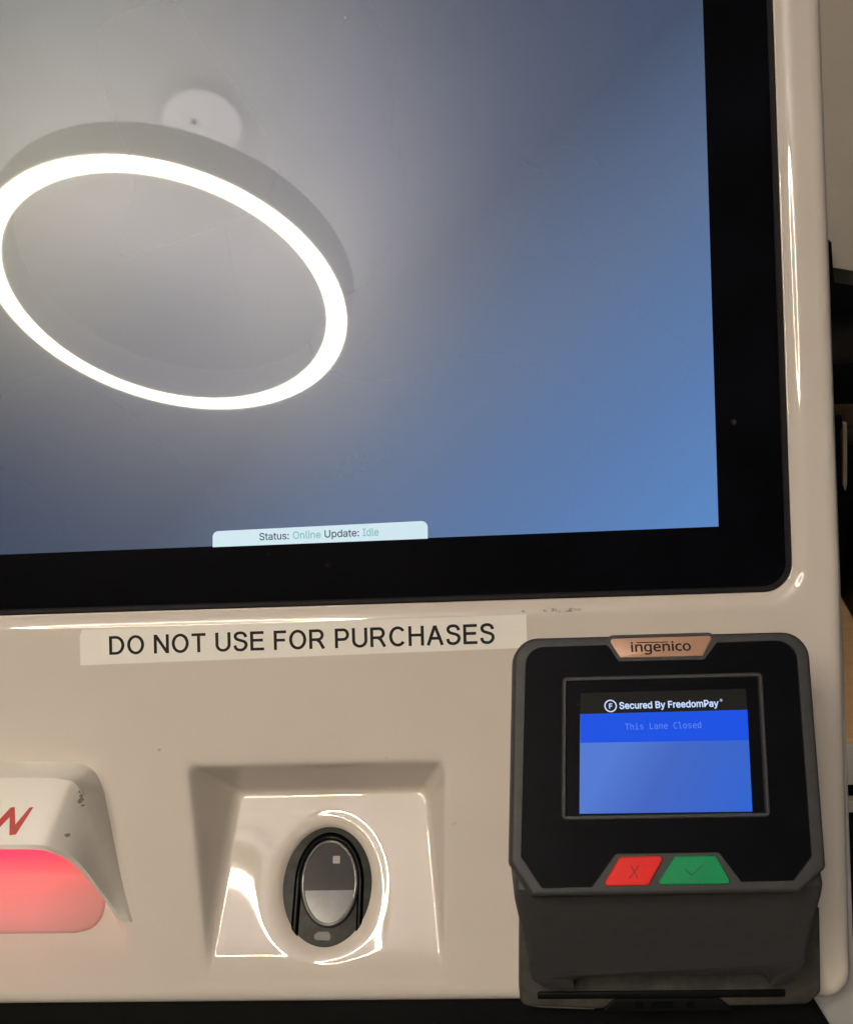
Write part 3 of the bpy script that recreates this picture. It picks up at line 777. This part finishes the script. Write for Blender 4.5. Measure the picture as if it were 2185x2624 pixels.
# badge
bm = new(); bad = rounded([(61.6, .55), (97.2, .35), (92.9, 7.3), (65.2, 7.3)], [1.0, 1.0, .4, .4], 4)
slab(bm, [(u, v) for u, v in bad], -.8, .35, .25, xf=tx); badge = smooth_by_angle(put('badge', bm, M['copper'], term), 35)
bm = new(); rl = ccw(rounded([(60.0, 0.4), (98.8, 0.2), (93.9, 8.4), (64.3, 8.4)], [.6, .6, .5, .5], 4)); ri = ccw(offset(ccw(bad), .25))
rl2 = ccw(offset(ccw(bad), 1.15))
loft(bm, [[tx(u, v, -.6) for u, v in rl2], [tx(u, v, .1) for u, v in rl2], [tx(u, v, .1) for u, v in ri], [tx(u, v, -.6) for u, v in ri]])
bmesh.ops.recalc_face_normals(bm, faces=bm.faces); smooth_by_angle(put('badge_trim', bm, M['tbody'], term), 35)
bms = [map_bm(text_bm('ingenico', width=20.2, height=4.5, bold=.018, fn='NotoSansHebrew-Regular.woff2'), lambda x, y, z: tx(69.0 + x, 6.45 - y, .40 + z))]
b2 = new(); q = [(71.0, 2.05), (81.6, 2.05), (81.6, 2.4), (71.0, 2.4)]; b2.faces.new([b2.verts.new(tx(u, v, .40)) for u, v in q[::-1]]); bms.append(b2)
put('badge_lettering', merge(bms), M['ink'], badge, False)
# display surround and display
bo = ccw(rounded([(45.3, 13.5), (112.2, 13.3), (109.7, 60.2), (42.5, 60.2)], 1.6, 5)); bi = ccw(offset(bo, -1.5))
bm = new(); loft(bm, [[tx(u, v, -.6) for u, v in bo], [tx(u, v, .15) for u, v in bo], [tx(u, v, .45) for u, v in offset(bo, -.35)], [tx(u, v, .45) for u, v in offset(bo, -1.15)], [tx(u, v, -.2) for u, v in bi], [tx(u, v, -1.0) for u, v in bi]])
bmesh.ops.recalc_face_normals(bm, faces=bm.faces); surround = smooth_by_angle(put('display_frame', bm, M['tedge'] if False else M['tbody'], term), 40)
def tquad(name, q, w_, m_, parent, uvq=False):
    bm = new(); f_ = bm.faces.new([bm.verts.new(tx(u, v, w_)) for u, v in q][::-1])
    if uvq:
        uv = bm.loops.layers.uv.new('UVMap')
        for l, t in zip(f_.loops, [(0, 0), (1, 0), (1, 1), (0, 1)]): l[uv].uv = t
    return put(name, bm, m_, parent, False)
disp = tquad('display', [(50.55, 25.9), (106.1, 25.6), (104.3, 58.4), (48.5, 58.2)], -.42, M['lcd'], term, True)
tquad('header_bar', [(51.1, 18.9), (106.3, 18.6), (106.1, 25.6), (50.55, 25.9)], -.42, M['header'], disp)
tquad('banner', [(50.55, 25.9), (106.1, 25.6), (105.5, 35.6), (50.05, 35.4)], -.38, M['blue_hi'], disp)
def ttext(s, u0, v0, w_, h_, m_, nm, **kw):
    b_ = map_bm(text_bm(s, width=w_, height=h_, **kw), lambda x, y, z: tx(u0 + x, v0 - y - .004 * x, -.34 + z)); return put(nm, b_, m_, disp, False)
ttext('Secured By FreedomPay', 63.8, 25.15, 33.0, 3.0, M['white_px'], 'header_text', bold=.022)
ttext('\u00ae', 97.3, 22.7, .9, .9, M['white_px'], 'header_text')
bm = new(); n = 32
for k in range(n):
    a0, a1 = 2 * math.pi * k / n, 2 * math.pi * (k + 1) / n
    bm.faces.new([bm.verts.new(tx(60.9 + r_ * math.cos(a_), 23.4 + r_ * math.sin(a_), -.34)) for r_, a_ in ((2.1, a0), (2.1, a1), (1.68, a1), (1.68, a0))])
b2 = map_bm(text_bm('F', width=1.2, height=1.75, bold=.02), lambda x, y, z: tx(60.35 + x, 24.3 - y, -.34 + z))
put('header_emblem', merge([bm, b2]), M['white_px'], disp, False)
ttext('This Lane Closed', 65.2, 31.45, 25.2, 2.2, M['lane_px'], 'banner_text', fn='DejaVuSansMono.woff2', bold=.004)
# keys
def key(name, poly, m_, rr):
    bm = new(); slab(bm, rounded(poly, rr, 5), -.6, 1.0, .55, 4, xf=tx); return smooth_by_angle(put(name, bm, m_, term), 35)
kr = key('cancel_key', [(60.6, 71.9), (74.8, 71.8), (69.0, 80.6), (54.4, 80.7)], M['red'], 1.0)
kg = key('confirm_key', [(78.0, 71.9), (91.0, 71.9), (95.4, 80.6), (71.4, 80.6)], M['green'], 1.0)
def stroke(bm, pts_, wd, w_):
    for (u0, v0), (u1, v1) in zip(pts_, pts_[1:]):
        d = Vector((u1 - u0, v1 - v0)).normalized() * wd / 2; nrm = Vector((-d.y, d.x)); e = d * .6
        q = [(u0 - e.x + nrm.x, v0 - e.y + nrm.y), (u1 + e.x + nrm.x, v1 + e.y + nrm.y), (u1 + e.x - nrm.x, v1 + e.y - nrm.y), (u0 - e.x - nrm.x, v0 - e.y - nrm.y)]
        slab(bm, q, w_ - .2, w_ + .22, .1, 2, xf=tx)
bm = new(); stroke(bm, [(66.2, 74.6), (63.0, 78.4)], .5, 1.0); stroke(bm, [(63.8, 74.6), (65.6, 78.4)], .5, 1.02); put('cross_mark', bm, M['redmark'], kr, False)
bm = new(); stroke(bm, [(81.0, 76.0), (82.9, 77.7)], .5, 1.0); stroke(bm, [(82.9, 77.7), (86.6, 74.8)], .5, 1.02); put('check_mark', bm, M['greenmark'], kg, False)

# ================================================================== things behind
cnt = thing('wooden_counter', 'orange wood counter top with a white front edge standing behind the kiosk at the right', 'counter', (200, 400, 4), False)
bm = new(); box(bm, -900, 1300, 187, 638, 848, 880, 3); smooth_by_angle(put('counter_top', bm, M['wood'], cnt))
bm = new(); box(bm, -900, 1300, 183.5, 186.7, 847, 879, .8); smooth_by_angle(put('edge_band', bm, M['cable'], cnt))
bm = new(); box(bm, -880, 1280, 230, 620, 4, 847.5); cab = put('cabinet', bm, M['bgblack'], cnt, False)
bm = new(); box(bm, -880, 1280, 222, 229.5, 786, 796, 1.5); smooth_by_angle(put('rail', bm, M['cable'], cab))
apl = thing('black_appliance', 'black box-shaped appliance with a tan trim strip standing on the wooden counter', 'appliance', (420, 280, 880), False)
bm = new(); box(bm, 286, 640, 195, 372, 880.5, 1009, 3); smooth_by_angle(put('case', bm, M['bgblack'], apl))
bm = new(); poly = [(268.0, 1024), (270.4, 1024), (276.6, 978), (276.4, 972), (274.2, 977)]
loft(bm, [[(x, 341, z) for x, z in poly], [(x, 344, z) for x, z in poly]], cap0=True, cap1=True); bmesh.ops.recalc_face_normals(bm, faces=bm.faces)
put('trim_strip', bm, M['trim'], apl, False)
bm = new(); box(bm, 282.5, 287, 373, 400, 880.5, 1005, 1); box(bm, 150, 268.5, 345, 372, 880.5, 1028, 2); smooth_by_angle(put('rear_housing', bm, M['bgblack'], apl))
bm = new(); box(bm, 268.6, 285.8, 346, 371, 880.5, 1007, 2); smooth_by_angle(put('side_cover', bm, M['bgblack'], apl))
bm = new(); box(bm, 240, 900, 470, 639.5, 981, 1019, 3); o = smooth_by_angle(put('wall_shelf', bm, M['bgblack'])); tag(o, 'thick black shelf fixed to the beige wall above the appliance', 'shelf')
bm = new()
poly = [(323.0, 1081), (324.8, 1081), (331.5, 1046), (385, 1034), (385, 1016), (356, 1024), (345.2, 1013.7), (345.9, 1004.8), (339.1, 996), (323, 996)]
poly = [(323.0, 1081), (324.8, 1081), (331.5, 1046), (385, 1035), (385, 1031), (358, 1023.5), (345.2, 1013.7), (345.9, 1006), (339.1, 1019.6), (323, 1019.6)]
poly = [(323.0, 1081), (324.8, 1081), (331.5, 1046), (385, 1035), (385, 1031), (358, 1024.5), (346, 1019.6), (323, 1019.6)]
loft(bm, [[(x, 585, z) for x, z in poly], [(x, 639.5, z) for x, z in poly]], cap0=True, cap1=True); bmesh.ops.recalc_face_normals(bm, faces=bm.faces)
o = put('wall_bracket', bm, M['bgblack'], None, False); tag(o, 'black angled bracket with a thin upright on the beige wall', 'bracket')

# ================================================================== ring lamp
LP = Vector((-506.3, -1074.4, 2262.7))
lamp = thing('ring_pendant_lamp', 'white ring pendant lamp glowing warm, hung below the ceiling and mirrored in the screen', 'lamp', tuple(LP), False)
LN = Vector((.108, -.0013, .994)).normalized(); LQ = Vector((0, 0, 1)).rotation_difference(LN).to_matrix()
def ringloft(bm, prof, closed=True, n=128):
    rows = []
    pr = prof + [prof[0]] if closed else prof
    for r_, z in pr:
        rows.append([tuple(LP + LQ @ Vector((r_ * math.cos(2 * math.pi * k / n), r_ * math.sin(2 * math.pi * k / n), z))) for k in range(n)])
    loft(bm, rows)
RI, RO_ = 281.5, 316.
bm = new(); ringloft(bm, [(RI - 2.5, -3), (RI, -3), (RI + 1, 4), (RO_ - 8, 60), (RO_, 64), (RO_, -3), (RO_ + 3, -3), (RO_ + 4, 30), (RO_ + 4, 67), (RI - .2, 67), (RI - .2, 4)])
bmesh.ops.recalc_face_normals(bm, faces=bm.faces); smooth_by_angle(put('ring_body', bm, M['lamp_body'], lamp))
bm = new(); ringloft(bm, [(RI - .4, 2), (RI - 1.2, 2), (RI - 1.2, 66.8), (RI - .4, 66.8)]); bmesh.ops.recalc_face_normals(bm, faces=bm.faces); smooth_by_angle(put('inner_wall', bm, M['canopy'], lamp))
bm = new(); ringloft(bm, [(RI + .2, 2), (RI + .2, -1), (RO_ - .2, -1), (RO_ - .2, 2)]); bmesh.ops.recalc_face_normals(bm, faces=bm.faces); put('diffuser', bm, M['diffuser'], lamp, False)
bm = new(); ringloft(bm, [(RI + 5, 67.3), (RO_ - 3, 67.3), (RO_ - 3, 68.1), (RI + 5, 68.1)]); bmesh.ops.recalc_face_normals(bm, faces=bm.faces); put('upper_diffuser', bm, M['updiffuser'], lamp, False)
CP = Vector((-461.7, -990.8, 2640))
bm = new(); rows = []
for r_, z in ((72, 0), (74, -1), (74, -26), (71, -29), (40, -29.5), (.5, -29.5)):
    rows.append([tuple(CP + Vector((r_ * math.cos(2 * math.pi * k / 64), r_ * math.sin(2 * math.pi * k / 64), z))) for k in range(64)])
loft(bm, rows, cap1=True); bmesh.ops.recalc_face_normals(bm, faces=bm.faces); smooth_by_angle(put('canopy', bm, M['canopy'], lamp))
bm = new(); rows = []
for r_, z in ((5, -29.4), (5, -34), (3, -36), (.3, -36.4)): rows.append([tuple(CP + Vector((-14 + r_ * math.cos(2 * math.pi * k / 20), 8 + r_ * math.sin(2 * math.pi * k / 20), z))) for k in range(20)])
loft(bm, rows, cap1=True); put('cord_grip', bm, M['black'], lamp)
for k in range(3):
    t = 2 * math.pi * (k / 3 + .13)
    bm = new(); e = LP + LQ @ Vector(((RI + 17) * math.cos(t), (RI + 17) * math.sin(t), 66)); tube(bm, [tuple(CP + Vector((20 * math.cos(t), 20 * math.sin(t), -29))), tuple(e)], .4, 6)
    put('suspension_cable', bm, M['wire'], lamp)
